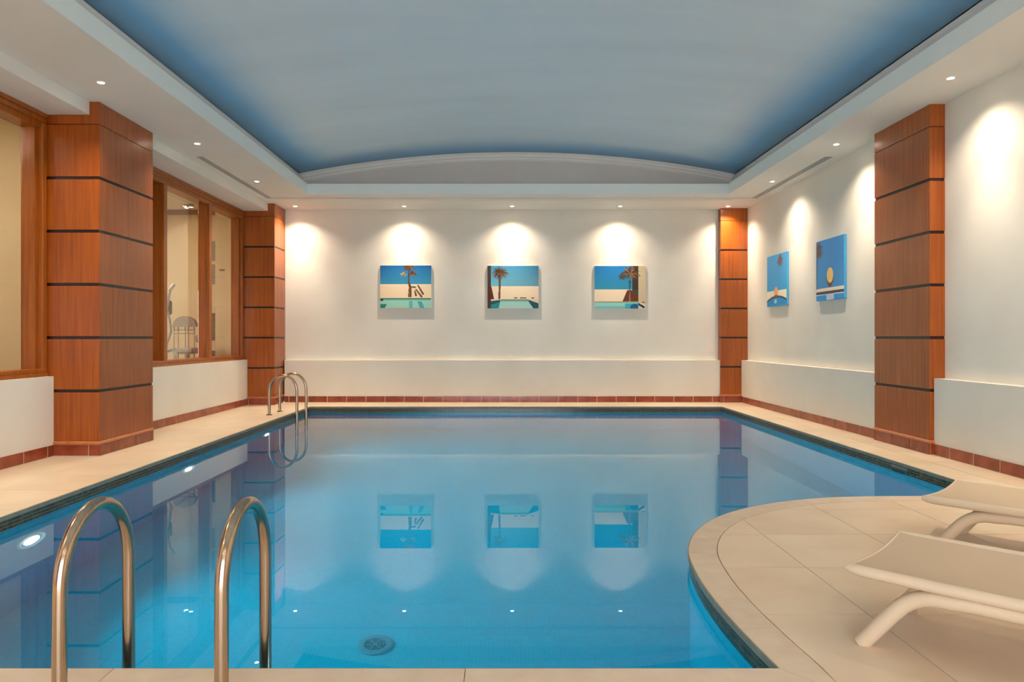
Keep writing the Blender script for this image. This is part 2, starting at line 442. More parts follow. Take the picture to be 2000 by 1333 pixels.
# curved run, stones about .36 m
dense = catmull(ctrl, 24)
cum = [0]
for i in range(1,len(dense)): cum.append(cum[-1]+(Vector(dense[i])-Vector(dense[i-1])).length)
def along(P_, s_):
    return (float(np.interp(s_, cum, [p[0] for p in P_])), float(np.interp(s_, cum, [p[1] for p in P_])))
do = offset(dense, 0.006); dn = offset(dense, 0.152)
tot = cum[-1]; nst = 14; L0 = tot/nst
for k in range(nst):
    ss = np.linspace(k*L0+0.001, (k+1)*L0-0.001, 8)
    poly = [along(do, q) for q in ss]+[along(dn, q) for q in ss[::-1]]
    if k == 0: poly = [(0.9635,YN-0.006)]+poly[:-1]+[(1.110,2.42),(1.110,2.343),(1.0925,2.343)]
    cx = sum(p[0] for p in poly)/len(poly); cyy = sum(p[1] for p in poly)/len(poly)
    o = MB().prism([(x-cx,y-cyy) for x,y in poly], -0.028, 0.0).build('coping_stone', M['coping'], floor); o.location = (cx,cyy,0)

# ------------------------------------------------------------------ structure: walls
wb = MB().box(XWL-0.3, XUR+0.3, YUB, YUB+0.2, 0, 4.5)
wb.box(-3.88, 3.86, YWB, YUB, 0, ZL)
struct(wb.build('wall_back', M['plaster']), 'white plaster end wall with a low ledge')
wr = MB().box(XUR, XUR+0.2, YWN, YUB, -0.14, 4.5)
wr.box(XWR, XUR, YWN, 7.03, 0, ZL); wr.box(XWR, XUR, 8.085, 12.72, 0, ZL)
struct(wr.build('wall_right', M['plaster']), 'white plaster side wall with a low ledge')
wl = MB()
wl.box(XWL, -4.62, YWN, 6.96, -0.14, 0.775); wl.box(XWL, -4.62, 8.03, 12.24, -0.14, 0.775)
wl.box(-4.46, -4.62, YWN, 12.85, 3.30, 4.5); wl.box(-4.44, -4.62, YWN, 1.5, 0.775, 3.30)
wl.box(-4.50, -4.62, 6.98, 8.0, 0, 3.4); wl.box(-4.5, -4.62, 12.3, 12.85, 0, 3.4)
struct(wl.build('wall_left', M['plaster']), 'white low wall under the timber windows')
wf = MB().box(-4.7, -2.4, YWN-0.2, YWN, -0.14, 4.5); wf.box(2.4, 4.54, YWN-0.2, YWN, -0.14, 4.5); wf.box(-2.4, 2.4, YWN-0.2, YWN, 2.75, 4.5)  # unseen wall: opening added for fill light, wood for warm rail reflections
struct(wf.build('wall_front', M['wood']), 'unseen wood panelled wall with an opening added for fill light')
struct(MB().box(-6, 6, YWN-4, YWN-0.2, -0.14, -0.01).build('floor_added_slab', M['tile']), 'unseen stone slab added outside the fill opening')  # unseen ground added beyond the opening
pl_ = bpy.data.lights.new('fill_portal', 'AREA'); pl_.shape = 'RECTANGLE'; pl_.size = 4.8; pl_.size_y = 2.75; pl_.cycles.is_portal = True  # guides sky fill in through the added opening
po_ = bpy.data.objects.new('fill_portal', pl_); C.objects.link(po_); po_.location = (0, YWN-0.1, 1.375); po_.rotation_euler = (math.radians(90), 0, 0)

# ------------------------------------------------------------------ structure: ceiling
cb = MB()
cb.box(-4.6, FX0, YWN, YUB, ZC, ZC+0.03); cb.box(FX1, XUR, YWN, YUB, ZC, ZC+0.03)
cb.box(FX0, FX1, FY, YUB, ZC, ZC+0.03); cb.box(FX0, FX1, YWN, -1.0, ZC, ZC+0.03)
ceil = struct(cb.build('ceiling', M['ceil']), 'white flat plaster ceiling border around the blue vault')
# fascia ring with cornice profile behind
def profile_ring(prof, name, mat, parent=None):
    """prof: (offset outward, z) swept along the rectangular opening"""
    vs = []; fs = []; n = len(prof)
    for k in range(4):
        for d, z in prof:
            x = (FX0-d) if k in (0,3) else (FX1+d); y = (-1.0-d) if k in (0,1) else (FY+d)
            vs.append((x,y,z))
    for k in range(4):
        k2 = (k+1)%4
        for i in range(n-1): fs.append((k*n+i, k2*n+i, k2*n+i+1, k*n+i+1))
    return MB().add(vs, fs).build(name, mat, parent)
struct(profile_ring([(0.02,ZC+0.03),(0.0,ZC+0.03),(0.0,ZC),(-0.002,ZC-0.001),(-0.002,FZ),(0.045,FZ+0.004),(0.045,ZC+0.03)], 'trim_2', M['fascia']), 'pale fascia lining the ceiling opening')
cprof = [(0.045,FZ-0.03),(0.10,FZ-0.03),(0.10,FZ+0.05),(0.125,FZ+0.055),(0.125,FZ+0.075),(0.15,FZ+0.09),(0.175,FZ+0.16),(0.182,FZ+0.19),(0.20,FZ+0.195),(0.20,FZ+0.215),(0.23,FZ+0.235)]
cm = MB()
for side in (0, 1):
    vs = [((FX0-d) if side == 0 else (FX1+d), y, z) for y in (-1.3, VY-0.002) for d, z in cprof]; n = len(cprof)
    cm.add(vs, [(i, i+1, n+i+1, n+i) for i in range(n-1)])
struct(cm.build('trim_3', M['moulding']), 'moulded cornices at the springing of the vault')
# vault
CXV = (VX0+VX1)/2; HW = (VX1-VX0)/2; RISE = 0.36; R = (HW**2+RISE**2)/(2*RISE); ZS = 3.85
def arcz(x, dr=0): return ZS+RISE-R+math.sqrt(max((R-dr)**2-(x-CXV)**2, 0))
NX = 64; NY = 30
vs = []; fs = []
for j in range(NY+1):
    y = -1.3+(VY+1.3)*j/NY
    for i in range(NX+1):
        x = VX0+(VX1-VX0)*i/NX; vs.append((x,y,arcz(x)))
for j in range(NY):
    for i in range(NX): fs.append((j*(NX+1)+i, j*(NX+1)+i+1, (j+1)*(NX+1)+i+1, (j+1)*(NX+1)+i))
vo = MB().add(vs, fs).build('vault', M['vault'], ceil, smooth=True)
# lunette at each end (far: visible) with an arched moulding
def lunette(y, sgn, name):
    vs = []; fs = []
    for i in range(49):
        x = VX0+(VX1-VX0)*i/48; vs += [(x,y,3.44),(x,y,arcz(x)+0.01)]
    for i in range(48): fs.append((2*i,2*i+2,2*i+3,2*i+1))
    return MB().add(vs, fs).build(name, M['tymp'], ceil)
lunette(VY, 1, 'lunette'); lunette(-1.3, -1, 'lunette')
am = MB(); prof = [(0.0,0.0),(0.0,0.085),(0.022,0.085),(0.030,0.060),(0.065,0.055),(0.080,0.030),(0.110,0.030),(0.118,0.012),(0.128,0.0)]
vs = []; fs = []; n = len(prof)
for i in range(65):
    x = VX0+0.0+(VX1-VX0)*i/64
    z0 = arcz(x); a = math.atan2(-(x-CXV), z0-(ZS+RISE-R))
    for dn_, dy in prof: vs.append((x+math.sin(a)*dn_*1.0, VY-dy, z0-math.cos(a)*dn_))
for i in range(64):
    for k in range(n-1): fs.append((i*n+k, i*n+k+1, (i+1)*n+k+1, (i+1)*n+k))
am.add(vs, fs).build('arch_moulding', M['moulding'], ceil)
# roof slab above everything, keeps the room light tight
MB().box(-4.62, 4.54, YWN, 13.05, 4.4, 4.5).build('roof_slab', M['ceil'], ceil)
# lowered beam over the windows
bb = MB().chbox(-4.60, -4.01, YWN, 6.958, 3.315, ZC, 0.003)
bb.chbox(-4.60, -4.01, 8.032, 12.24, 3.315, ZC, 0.003)
bb.build('window_beam', M['ceil'], ceil)

# ------------------------------------------------------------------ baseboards of single tiles
SKH = 0.108
tile_cache = {}
def skirt_tile(length, axis, parent, loc):
    key = (round(length,3), axis)
    if key not in tile_cache:
        m = MB()
        if axis == 'y': m.chbox(-0.006,0.006,-length/2,length/2,0,SKH-0.004,0.0015)
        else: m.chbox(-length/2,length/2,-0.006,0.006,0,SKH-0.004,0.0015)
        o = m.build('skirting_tile', M['skirt'], parent); tile_cache[key] = o.data
    else: o = link('skirting_tile', tile_cache[key], None, parent)
    o.location = loc; return o
def skirt_run(axis, const, a, b, sgn, parent, start=None, pitch=0.342, gap=0.008):
    """tiles between a and b; const = face position, sgn = direction the face looks"""
    s = a if start is None else start
    while s > a: s -= pitch
    while s < b:
        t0, t1 = max(s, a)+gap/2, min(s+pitch, b)-gap/2
        if t1-t0 > 0.02:
            mid = (t0+t1)/2
            loc = (const+sgn*0.0045, mid, 0.005) if axis == 'y' else (mid, const+sgn*0.0045, 0.005)
            skirt_tile(t1-t0, axis, parent, loc)
        s += pitch
def backing_strip(name, boxes):
    m = MB()
    for bx in boxes: m.box(*bx)
    return struct(m.build(name, M['skgrout']))
t = 0.008
bl = backing_strip('baseboard_left', [(XWL,XWL+t,YWN,6.955,0,SKH),(XWL,XWL+t,8.035,12.235,0,SKH)])
bl['label'] = 'red tile skirting along the window wall'
skirt_run('y', XWL, YWN, 6.955, 1, bl, 6.51); skirt_run('y', XWL, 8.035, 12.235, 1, bl, 8.2)
br_ = backing_strip('baseboard_right', [(XWR-t,XWR,YWN,7.02,0,SKH),(XWR-t,XWR,8.09,12.70,0,SKH)])
br_['label'] = 'red tile skirting along the picture side wall'
skirt_run('y', XWR, YWN, 7.02, -1, br_, 6.77); skirt_run('y', XWR, 8.09, 12.70, -1, br_, 8.15)
bk = backing_strip('baseboard_back', [(-3.88,3.86,YWB-t,YWB,0,SKH)])
bk['label'] = 'red tile skirting along the end wall'
skirt_run('x', YWB, -3.88, 3.86, -1, bk, -3.80)

# ------------------------------------------------------------------ pillars
STR = [0.632, 1.150, 1.668, 2.186, 2.704]; TOPJ = 3.225; SW = 0.030
panel_cache = {}
def panel(parent, axis, u0, u1, z0, z1, face, sgn):
    """axis 'x': panel spans x (faces +-y); axis 'y': spans y (faces +-x)"""
    key = (axis, round(u1-u0,3), round(z1-z0,3))
    th = 0.012
    if key not in panel_cache:
        hw, hh = (u1-u0)/2, (z1-z0)/2; m = MB()
        if axis == 'x': m.chbox(-hw,hw,-th/2,th/2,-hh,hh,0.0012)
        else: m.chbox(-th/2,th/2,-hw,hw,-hh,hh,0.0012)
        o = m.build('wood_panel', M['wood'], parent); panel_cache[key] = o.data
    else: o = link('wood_panel', panel_cache[key], None, parent)
    um = (u0+u1)/2; zm = (z0+z1)/2; c = face-sgn*th/2
    o.location = (um, c, zm) if axis == 'x' else (c, um, zm)
    return o
def pillar(name, x0, x1, y0, y1, faces, label, ztop=ZC):
    """faces: list of 'S' (faces -y), 'N', 'E' (faces +x), 'W'"""
    root = empty(name, ((x0+x1)/2,(y0+y1)/2,0)); tag(root, label, 'pillar', 'wood clad pillars')
    ox, oy = root.location.x, root.location.y
    x0 -= ox; x1 -= ox; y0 -= oy; y1 -= oy
    ins = 0.012
    c = MB().box(x0+(ins if 'W' in faces else 0), x1-(ins if 'E' in faces else 0), y0+(ins if 'S' in faces else 0), y1-(ins if 'N' in faces else 0), 0, ztop-0.001)
    c.build('core', M['dark'], root)
    zs = [0.142]+STR+[TOPJ, ztop-0.001]
    for i in range(len(zs)-1):
        h0 = SW/2 if 0 < i <= 5 else (0.0035 if i == 6 else 0)
        h1 = SW/2 if i < 5 else (0.0035 if i == 5 else 0)
        a, b = zs[i]+h0, zs[i+1]-h1
        for f in faces:
            if f == 'S': panel(root,'x',x0,x1,a,b,y0,-1)
            if f == 'N': panel(root,'x',x0,x1,a,b,y1,1)
            if f == 'E': panel(root,'y',y0+(0.0122 if 'S' in faces else 0),y1-(0.0122 if 'N' in faces else 0),a,b,x1,1)
            if f == 'W': panel(root,'y',y0+(0.0122 if 'S' in faces else 0),y1-(0.0122 if 'N' in faces else 0),a,b,x0,-1)
    # bead moulding
    e = 0.018
    xa, xb = x0-(e if 'W' in faces else 0), x1+(e if 'E' in faces else 0); ya, yb = y0-(e if 'S' in faces else 0), y1+(e if 'N' in faces else 0)
    MB().chbox(xa,xb,ya,yb,0.112,0.142,0.008).build('bead_moulding', M['bead'], root)
    # plinth tiles
    g_ = MB().box(x0-(0.004 if 'W' in faces else 0), x1+(0.004 if 'E' in faces else 0), y0-(0.004 if 'S' in faces else 0), y1+(0.004 if 'N' in faces else 0), 0.0005, 0.112)
    g_.build('plinth', M['skgrout'], root)
    for f in faces:
        if f == 'S': skirt_run('x', y0, x0, x1+(0.01 if 'E' in faces else 0), -1, root, x1-0.102-0.342, 0.342)
        if f == 'E': skirt_run('y', x1, y0-0.01, y1, 1, root, y0-0.01)
        if f == 'W': skirt_run('y', x0, y0-0.01, y1, -1, root, y0-0.01)
    return root
pillar('clad_pillar', -4.50, -3.92, 6.965, 8.03, 'SE', 'broad wooden pillar between the two timber windows')
pillar('clad_pillar', -4.48, -3.90, 12.245, 12.85, 'SE', 'wooden pillar in the far left corner behind the small pool ladder')
pillar('clad_pillar', 4.19, 4.36, 7.035, 8.08, 'SW', 'shallow wooden pillar on the right wall beside the two tall pictures')
pillar('clad_pillar', 3.86, 4.36, 12.70, 12.85, 'SW', 'narrow wooden pillar in the far right corner of the room')

# ------------------------------------------------------------------ windows
def box_obj(name, mat, parent, boxes, c=0.003):
    m = MB()
    for b in boxes: m.chbox(*b, c)
    return m.build(name, mat, parent)
XF, XG = -4.42, -4.585
def member_v(parent, y0, y1, name):
    return box_obj(name, M['frame'], parent, [(XF-0.045,XF,y0,y1,0.835,3.17),(XG-0.02,XF-0.045,y0+0.014,y1-0.014,0.835,3.17)])
def window(n, ya, yb, mulls, label):
    root = struct(empty('window_%d' % n, (0,0,0)), label)
    box_obj('bottom_rail', M['frame'], root, [(XF-0.05,XF+0.012,ya,yb,0.776,0.812),(XG-0.03,XF+0.004,ya,yb,0.812,0.85)], 0.004)
    box_obj('top_rail', M['frame'], root, [(XF-0.05,XF+0.012,ya,yb,3.275,3.314),(XF-0.05,XF+0.0,ya,yb,3.225,3.275),(XG-0.03,XF-0.012,ya,yb,3.165,3.226)], 0.004)
    for y0, y1 in mulls: member_v(root, y0, y1, 'mullion')
    box_obj('jamb', M['frame'], root, [(XF-0.05,XF,yb-0.06,yb,0.84,3.22),(XG-0.02,XF-0.05,yb-0.11,yb,0.84,3.22)])
    box_obj('jamb', M['frame'], root, [(XF-0.05,XF,ya,ya+0.06,0.84,3.22),(XG-0.02,XF-0.05,ya,ya+0.11,0.84,3.22)])
    ys = [ya]+[v for m_ in mulls for v in m_]+[yb]
    for i in range(0, len(ys), 2):
        a, b = ys[i], ys[i+1]
        if b-a > 0.15: MB().box(XG-0.004, XG+0.004, a+0.01, b-0.01, 0.845, 3.18).build('pane', M['glass'], root)
    return root
window(1, 1.5, 6.95, [(2.80,2.895),(4.18,4.275),(5.56,5.655)][:2], 'timber framed window showing a plain cream room')
window(2, 8.035, 12.235, [(9.35,9.445),(10.80,10.895)], 'timber framed window looking into the exercise room')

# rooms beyond the windows
for k, bx in enumerate([(-8.2,-4.62,13.0,13.1,0,3.46),(-8.3,-8.2,7.5,13.1,0,3.46),(-8.2,-4.62,7.4,7.5,0,3.46),(-8.2,-4.62,1.3,1.4,0,3.46),(-7.0,-6.9,1.4,7.4,0,3.46),(-5.02,-4.62,12.5,13.0,0,3.46)]):
    gymw = struct(MB().box(*bx).build('wall_gym', M['gymwall']), 'cream wall of the rooms beyond the windows')
struct(MB().box(-8.2, -4.62, 1.4, 13.0, 3.46, 3.56).build('ceiling_gym', M['ceil']), 'white ceiling of the exercise room')
struct(MB().box(-8.2, -4.62, 1.4, 13.0, -0.14, 0.0).build('floor_gym', new_mat('gym_floor', lin(150,120,95), 0.6)), 'floor of the exercise room')
MB().box(-8.2, -5.02, 12.93, 13.0, 3.38, 3.46).build('picture_rail', new_mat('rail_brown', lin(150,120,100), 0.6), gymw)

# ------------------------------------------------------------------ downlights
ring_m = MB().lathe([(0.030,-0.001),(0.030,-0.004),(0.043,-0.004),(0.045,-0.001)], seg=28)
ring_me = None
def downlight(x, y, label, group, first={}):
    root = empty('downlight', (x,y,ZC)); tag(root, label, 'ceiling light', group)
    if 'ring' not in first:
        r = ring_m.build('trim_ring', M['white'], root, smooth=True, auto=30); first['ring'] = r.data
        l = MB().lathe([(0.0,-0.0025),(0.029,-0.0025),(0.029,-0.0005)], seg=24).build('lamp_lens', M['lens'], root); first['lens'] = l.data
        for nm, wt, ang, bl_ in (('narrow_beam', SPOT_W, 66, 1.0), ('wide_beam', SPOT_WIDE_W, 128, 1.0)):
            ld = bpy.data.lights.new(nm, 'SPOT'); ld.energy = wt; ld.spot_size = math.radians(ang); ld.spot_blend = bl_
            ld.color = SPOT_COL; ld.shadow_soft_size = 0.025; first[nm] = ld
    else:
        link('trim_ring', first['ring'], None, root); link('lamp_lens', first['lens'], None, root)
    for nm in ('narrow_beam', 'wide_beam'):
        lo = bpy.data.objects.new(nm, first[nm]); C.objects.link(lo); lo.parent = root; lo.location = (0,0,-0.03)
    return root
BX = [-3.62, -1.72, 0.165, 2.05, 3.93]
nm = ['over the far left corner pillar', 'over the left palm picture', 'over the middle palm picture', 'over the right palm picture', 'over the far right corner pillar']
for x, s in zip(BX, nm): downlight(x, 12.50, 'small lit downlight in the end wall soffit, '+s, 'downlights over the end wall')
LY = [6.44, 8.47, 10.52, 4.40, 2.35, 0.30]
ln = ['largest and nearest one in view', 'above the far end of the broad pillar', 'above the far timber window', 'fourth back from the end wall', 'fifth back from the end wall', 'sixth back from the end wall']
for y, s in zip(LY, ln): downlight(-3.61, y, 'small lit downlight in the left soffit, '+s, 'downlights along the window side')
rn = ['above the near corner of the right pillar', 'above the far end of the right pillar', 'above the farther tall picture', 'above the two loungers', 'beside the near deck', 'nearest the front wall']
for y, s in zip([6.33,8.50,10.52,4.28,2.2,0.15], rn): downlight(3.955, y, 'small lit downlight in the right soffit, '+s, 'downlights along the right wall')
for x, s in zip([-1.9, 0.2, 2.2], ['left', 'middle', 'right']): downlight(x, -1.8, 'unseen downlight added behind the near deck, '+s+' one of three', 'added downlights over the near deck')  # unseen row added behind the camera for more light

# ------------------------------------------------------------------ pool lamps in the left basin wall
for y, s in ((4.89,'nearest one seen beside the left handrail'),(7.33,'second one along the left side'),(9.76,'farthest one by the small ladder')):
    root = empty('pool_lamp', (XL-0.012, y, -0.66)); tag(root, 'round lit underwater lamp in the pool wall, '+s, 'pool light', 'underwater lamps')
    MB().lathe([(0.150,0.0),(0.150,0.010),(0.138,0.018),(0.118,0.014),(0.112,0.008),(0.082,0.008)], seg=36, axis='x').build('lamp_ring', new_mat('lamp_ring_white', lin(200,220,230), 0.4), root, smooth=True, auto=35)
    MB().lathe([(0.0,0.016),(0.05,0.015),(0.082,0.010)], seg=36, axis='x').build('lamp_lens', M['poollens'], root, smooth=True)

def beam(root):
    ld = bpy.data.lights.new('lamp_beam', 'AREA')
    ld.shape = 'DISK'; ld.size = 0.22; ld.energy = POOL_W; ld.color = (0.78, 0.92, 1.0); ld.spread = math.radians(125)
    lo = bpy.data.objects.new('lamp_beam', ld); C.objects.link(lo); lo.parent = root; lo.location = (0.022,0,0); lo.rotation_euler = (0, math.radians(-90), 0)
for o in [o for o in C.objects if o.name.startswith('pool_lamp')]: beam(o)
for x in (-1.9, -0.2):  # unseen fill lamps added to light the water along its length
    src = [o for o in C.objects if o.name.startswith('pool_lamp')][0]
    c = copy_tree(src); c.location = (x, YN-0.012, -0.66); c.rotation_euler = (0, 0, math.radians(90)); 
    for q in c.children:
        if q.type == 'LIGHT': q.data = q.data.copy(); q.data.energy = POOL_FILL_W
    c['label'] = 'unseen underwater fill lamp added in the near pool wall, %s of two' % ('left' if x < -1 else 'right')
# ------------------------------------------------------------------ linear air vents
def vent(name, x0, x1, y0, y1, along, nslots, label, parentless=True):
    root = empty(name, ((x0+x1)/2,(y0+y1)/2,ZC)); tag(root, label, 'air vent')
    hx, hy = (x1-x0)/2, (y1-y0)/2
    MB().box(-hx,hx,-hy,hy,-0.0015,-0.0003).build('slot_backing', M['slot'], root)
    nb_ = nslots+1
    for k in range(nb_):
        if along == 'y':
            wd = 2*hx/(nb_*1.0+nslots*1.7); st = wd*2.7
            MB().chbox(-hx+k*st,-hx+k*st+wd,-hy,hy,-0.006,-0.0005,0.001).build('blade', M['ceil'], root)
        else:
            wd = 2*hy/(nb_*1.0+nslots*1.7); a = -hy+k*wd*2.7
            MB().chbox(-hx,hx,a,a+wd,-0.006,-0.0005,0.001).build('blade', M['ceil'], root)
    return root
vent('linear_vent', -3.885, -3.79, 9.09, 11.80, 'y', 3, 'long slotted air vent in the left soffit beside the window beam')
vent('linear_vent', 4.08, 4.185, 9.09, 11.80, 'y', 3, 'long slotted air vent in the right soffit above the tall pictures')
vent('linear_vent', -3.79, 4.08, 11.73, 11.83, 'x', 3, 'long thin dark slot vent running across the end wall soffit')

# ------------------------------------------------------------------ pictures
def seg_mask(U, V, x0, y0, x1, y1, w0, w1):
    dx, dy = x1-x0, y1-y0; t = np.clip(((U-x0)*dx+(V-y0)*dy)/(dx*dx+dy*dy), 0, 1)
    d = np.hypot(U-(x0+t*dx), V-(y0+t*dy)); wd = w0+(w1-w0)*t
    return d < wd
def put(img, mask, c):
    img[mask] = np.array(c[:3] if max(c[:3]) <= 1 else lin(*c)[:3])
def sky(U, V, c0, c1, v0, v1):
    t = np.clip((V-v0)/(v1-v0), 0, 1)[..., None]
    return np.array(lin(*c0)[:3])*(1-t)+np.array(lin(*c1)[:3])*t
def polym(U, V, P):
    ins = np.zeros(U.shape, bool); n = len(P); j = n-1
    for i in range(n):
        xi, yi = P[i]; xj, yj = P[j]
        c = ((yi > V) != (yj > V)) & (U < (xj-xi)*(V-yi)/((yj-yi) or 1e-9)+xi); ins ^= c; j = i
    return ins
def palm(img, U, V, x, y, r, rs, cols, n=26, droop=0.5):
    for k in range(n*2):
        a = 2*math.pi*k/(n*2)+rs.uniform(-0.1,0.1)
        ln = r*rs.uniform(0.6,1.05)*(1.0 if math.sin(a) > -0.3 else 0.75)
        mx, my = x+math.cos(a)*ln*0.55, y+math.sin(a)*ln*0.55+0.010
        ex, ey = x+math.cos(a)*ln, y+math.sin(a)*ln-droop*ln*abs(math.cos(a))*0.35
        c = cols[rs.randint(len(cols))]
        put(img, seg_mask(U,V,x,y,mx,my,0.006,0.007), c); put(img, seg_mask(U,V,mx,my,ex,ey,0.008,0.002), c)
PC = [(70,44,28),(112,74,44),(54,50,34),(150,112,76),(88,52,30)]
def art(kind, U, V):   # V up, 0..1
    rs = np.random.RandomState(kind+3); img = np.zeros(U.shape+(3,))
    if kind == 0:
        img[:] = sky(U,V,(52,140,180),(16,96,160),0.56,1.0)
        put(img, V < 0.56, (240,214,178)); put(img, (V<0.56)&(V>0.545), (246,226,196))
        put(img, V < 0.255, (236,206,176)); put(img, V < 0.235, (52,96,84)); put(img, V < 0.205, (120,196,176)); 
        m = V < 0.175; img[m] = sky(U,V,(168,206,190),(150,214,196),0,0.175)[m]
        put(img, (V<0.1)&(U<0.13-0.4*(0.1-V)), (40,128,112)); put(img, (V<0.21)&(V>0.17)&(U<0.06), (30,80,74))
        put(img, (V<0.17)&(abs(U-0.60)<0.035), (96,184,184)); put(img, (V<0.16)&(abs(U-0.79+0.35*(V-0.1))<0.045), (80,170,176))
        put(img, polym(U,V,[(0.545,0.26),(0.615,0.26),(0.612,0.5),(0.572,0.62),(0.575,0.88),(0.545,0.88),(0.545,0.6),(0.56,0.5)]), (86,56,34))
        put(img, polym(U,V,[(0.56,0.26),(0.59,0.26),(0.585,0.5),(0.567,0.5)]), (140,96,62))
        for a,b,c,d in ((0.74,0.53,0.84,0.33),(0.70,0.44,0.81,0.27),(0.68,0.40,0.70,0.30),(0.60,0.50,0.68,0.49)): put(img, seg_mask(U,V,a,b,c,d,0.014,0.020), (104,76,58))
        palm(img,U,V,0.56,0.97,0.16,rs,PC,30); palm(img,U,V,0.46,0.78,0.08,rs,[(180,170,120),(70,70,40),(120,100,60)],12,0.9); palm(img,U,V,0.64,0.80,0.09,rs,PC,14,0.9)
    elif kind == 1:
        img[:] = sky(U,V,(112,176,196),(60,140,180),0.5,1.0)
        img *= (1.1-0.35*U)[...,None]
        put(img, V < 0.52, (240,216,184)); put(img, V < 0.215, (236,206,180))
        put(img, polym(U,V,[(0,0.16),(0.27,0.205),(0.80,0.205),(1,0.12),(1,0),(0,0)]), (22,84,92))
        put(img, polym(U,V,[(0,0.06),(0.26,0.155),(0.27,0),(0,0)]), (28,140,148))
        put(img, polym(U,V,[(0.25,0.165),(0.80,0.165),(0.90,0),(0.22,0)]), (168,208,198)); put(img, polym(U,V,[(0.25,0.19),(0.80,0.19),(0.81,0.16),(0.24,0.16)]), (120,180,160))
        put(img, (U<0.065), (70,54,44)); put(img, polym(U,V,[(0,0.22),(0.13,0.22),(0.075,0.52),(0,0.52)]), (92,34,18))
        for a,b in ((0.52,0.585),(0.63,0.76),(0.86,0.91)): put(img, (U>a)&(U<b)&(abs(V-0.243)<0.012), (84,60,46))
        put(img, polym(U,V,[(0.215,0.22),(0.25,0.22),(0.265,0.72),(0.222,0.72)]), (120,82,58)); put(img, polym(U,V,[(0.215,0.22),(0.228,0.22),(0.240,0.72),(0.222,0.72)]), (80,50,34))
        palm(img,U,V,0.245,0.82,0.19,rs,PC,34,0.7)
    elif kind == 2:
        img[:] = sky(U,V,(44,140,172),(18,112,180),0.45,1.0)
        put(img, V < 0.45, (240,216,184)); put(img, V < 0.165, (150,160,130)); put(img, V < 0.135, (150,212,200)); put(img, (V<0.06), (120,190,190))
        put(img, (V<0.12)&(U>0.60), (60,170,190)); put(img, ((U-0.79)/0.09)**2+((V-0.02)/0.09)**2 < 1, (10,96,140))
        put(img, polym(U,V,[(0.55,0.17),(0.64,0.43),(0.86,0.43),(0.86,0.17)]), (104,50,24)); put(img, (U>0.74)&(U<0.86)&(V>0.43), (64,46,38)); put(img, (U>0.76)&(U<0.86)&(V>0.35)&(V<0.45), (60,72,60))
        put(img, (U>0.86), (204,186,150)); put(img, polym(U,V,[(0.86,0.15),(1,0.10),(1,0),(0.86,0)]), (236,210,186))
        put(img, polym(U,V,[(0.855,0.14),(0.99,0.05),(0.97,0.0),(0.86,0.08)]), (16,70,76)); put(img, (abs(U-0.96)<0.025)&(abs(V-0.145)<0.012), (150,70,50))
        put(img, polym(U,V,[(0.67,0.17),(0.71,0.17),(0.70,0.45),(0.715,0.66),(0.675,0.66),(0.68,0.42)]), (60,70,86)); put(img, polym(U,V,[(0.675,0.17),(0.71,0.17),(0.69,0.42)]), (176,120,76))
        palm(img,U,V,0.70,0.82,0.22,rs,PC+[(60,84,50)],36,0.8); palm(img,U,V,0.55,0.74,0.10,rs,[(40,74,66),(90,60,40)],14,0.9)
    elif kind == 3:   # farther tall picture (right wall)
        img[:] = sky(U,V,(44,140,190),(70,150,200),0.3,1.0)
        put(img, V < 0.30+0.0*U, (226,200,172))
        arc = 0.20-0.9*(U-0.5)**2*0.35
        put(img, V < arc, (40,72,86)); put(img, V < arc-0.04, (34,124,180)); put(img, V < 0.02, (40,140,190))
        palm(img,U,V,0.68,0.86,0.16,rs,[(120,80,84),(90,72,78),(100,84,92)],40,0.9); put(img, seg_mask(U,V,0.64,0.8,0.64,0.28,0.004,0.004), (70,120,160))
        put(img, ((U-0.47)/0.10)**2+((V-0.27)/0.10)**2 < 1, (222,150,100)); put(img, ((U-0.47)/0.09)**2+((V-0.195)/0.02)**2 < 1, (120,80,60))
        put(img, ((U-0.45)/0.07)**2+((V-0.09)/0.045)**2 < 1, (140,190,200))
    else:             # nearer tall picture with a disc
        img[:] = sky(U,V,(56,128,178),(48,122,178),0.2,1.0)
        put(img, V < 0.20, (222,196,176)); put(img, V < 0.145, (70,58,54)); put(img, V < 0.10, (190,200,206)); put(img, V < 0.09, (44,132,190))
        put(img, (V<0.10)&(abs(U-0.52)<0.13), (170,180,196))
        palm(img,U,V,0.08,0.84,0.20,rs,[(78,58,56),(62,70,84),(96,72,64)],44,0.9); put(img, seg_mask(U,V,0.03,0.8,0.02,0.2,0.02,0.012), (66,74,84))
        put(img, polym(U,V,[(0.46,0.21),(0.56,0.21),(0.63,0.33),(0.40,0.33)]), (92,60,42)); put(img, ((U-0.515)/0.125)**2+((V-0.36)/0.135)**2 < 1, (104,64,40)); put(img, ((U-0.515)/0.115)**2+((V-0.40)/0.125)**2 < 1, (226,176,106))
    if kind >= 3: img = np.clip(img*1.45, 0, 1)
    return img
def pic_mat():
    m = new_mat('printed_canvas', (1,1,1,1), 0.5, spec=0.3)
    a = N(m, 'ShaderNodeVertexColor'); a.layer_name = 'print'; L(m, a.outputs[0], bsdf(m).inputs['Base Color']); return m
M['print'] = pic_mat()
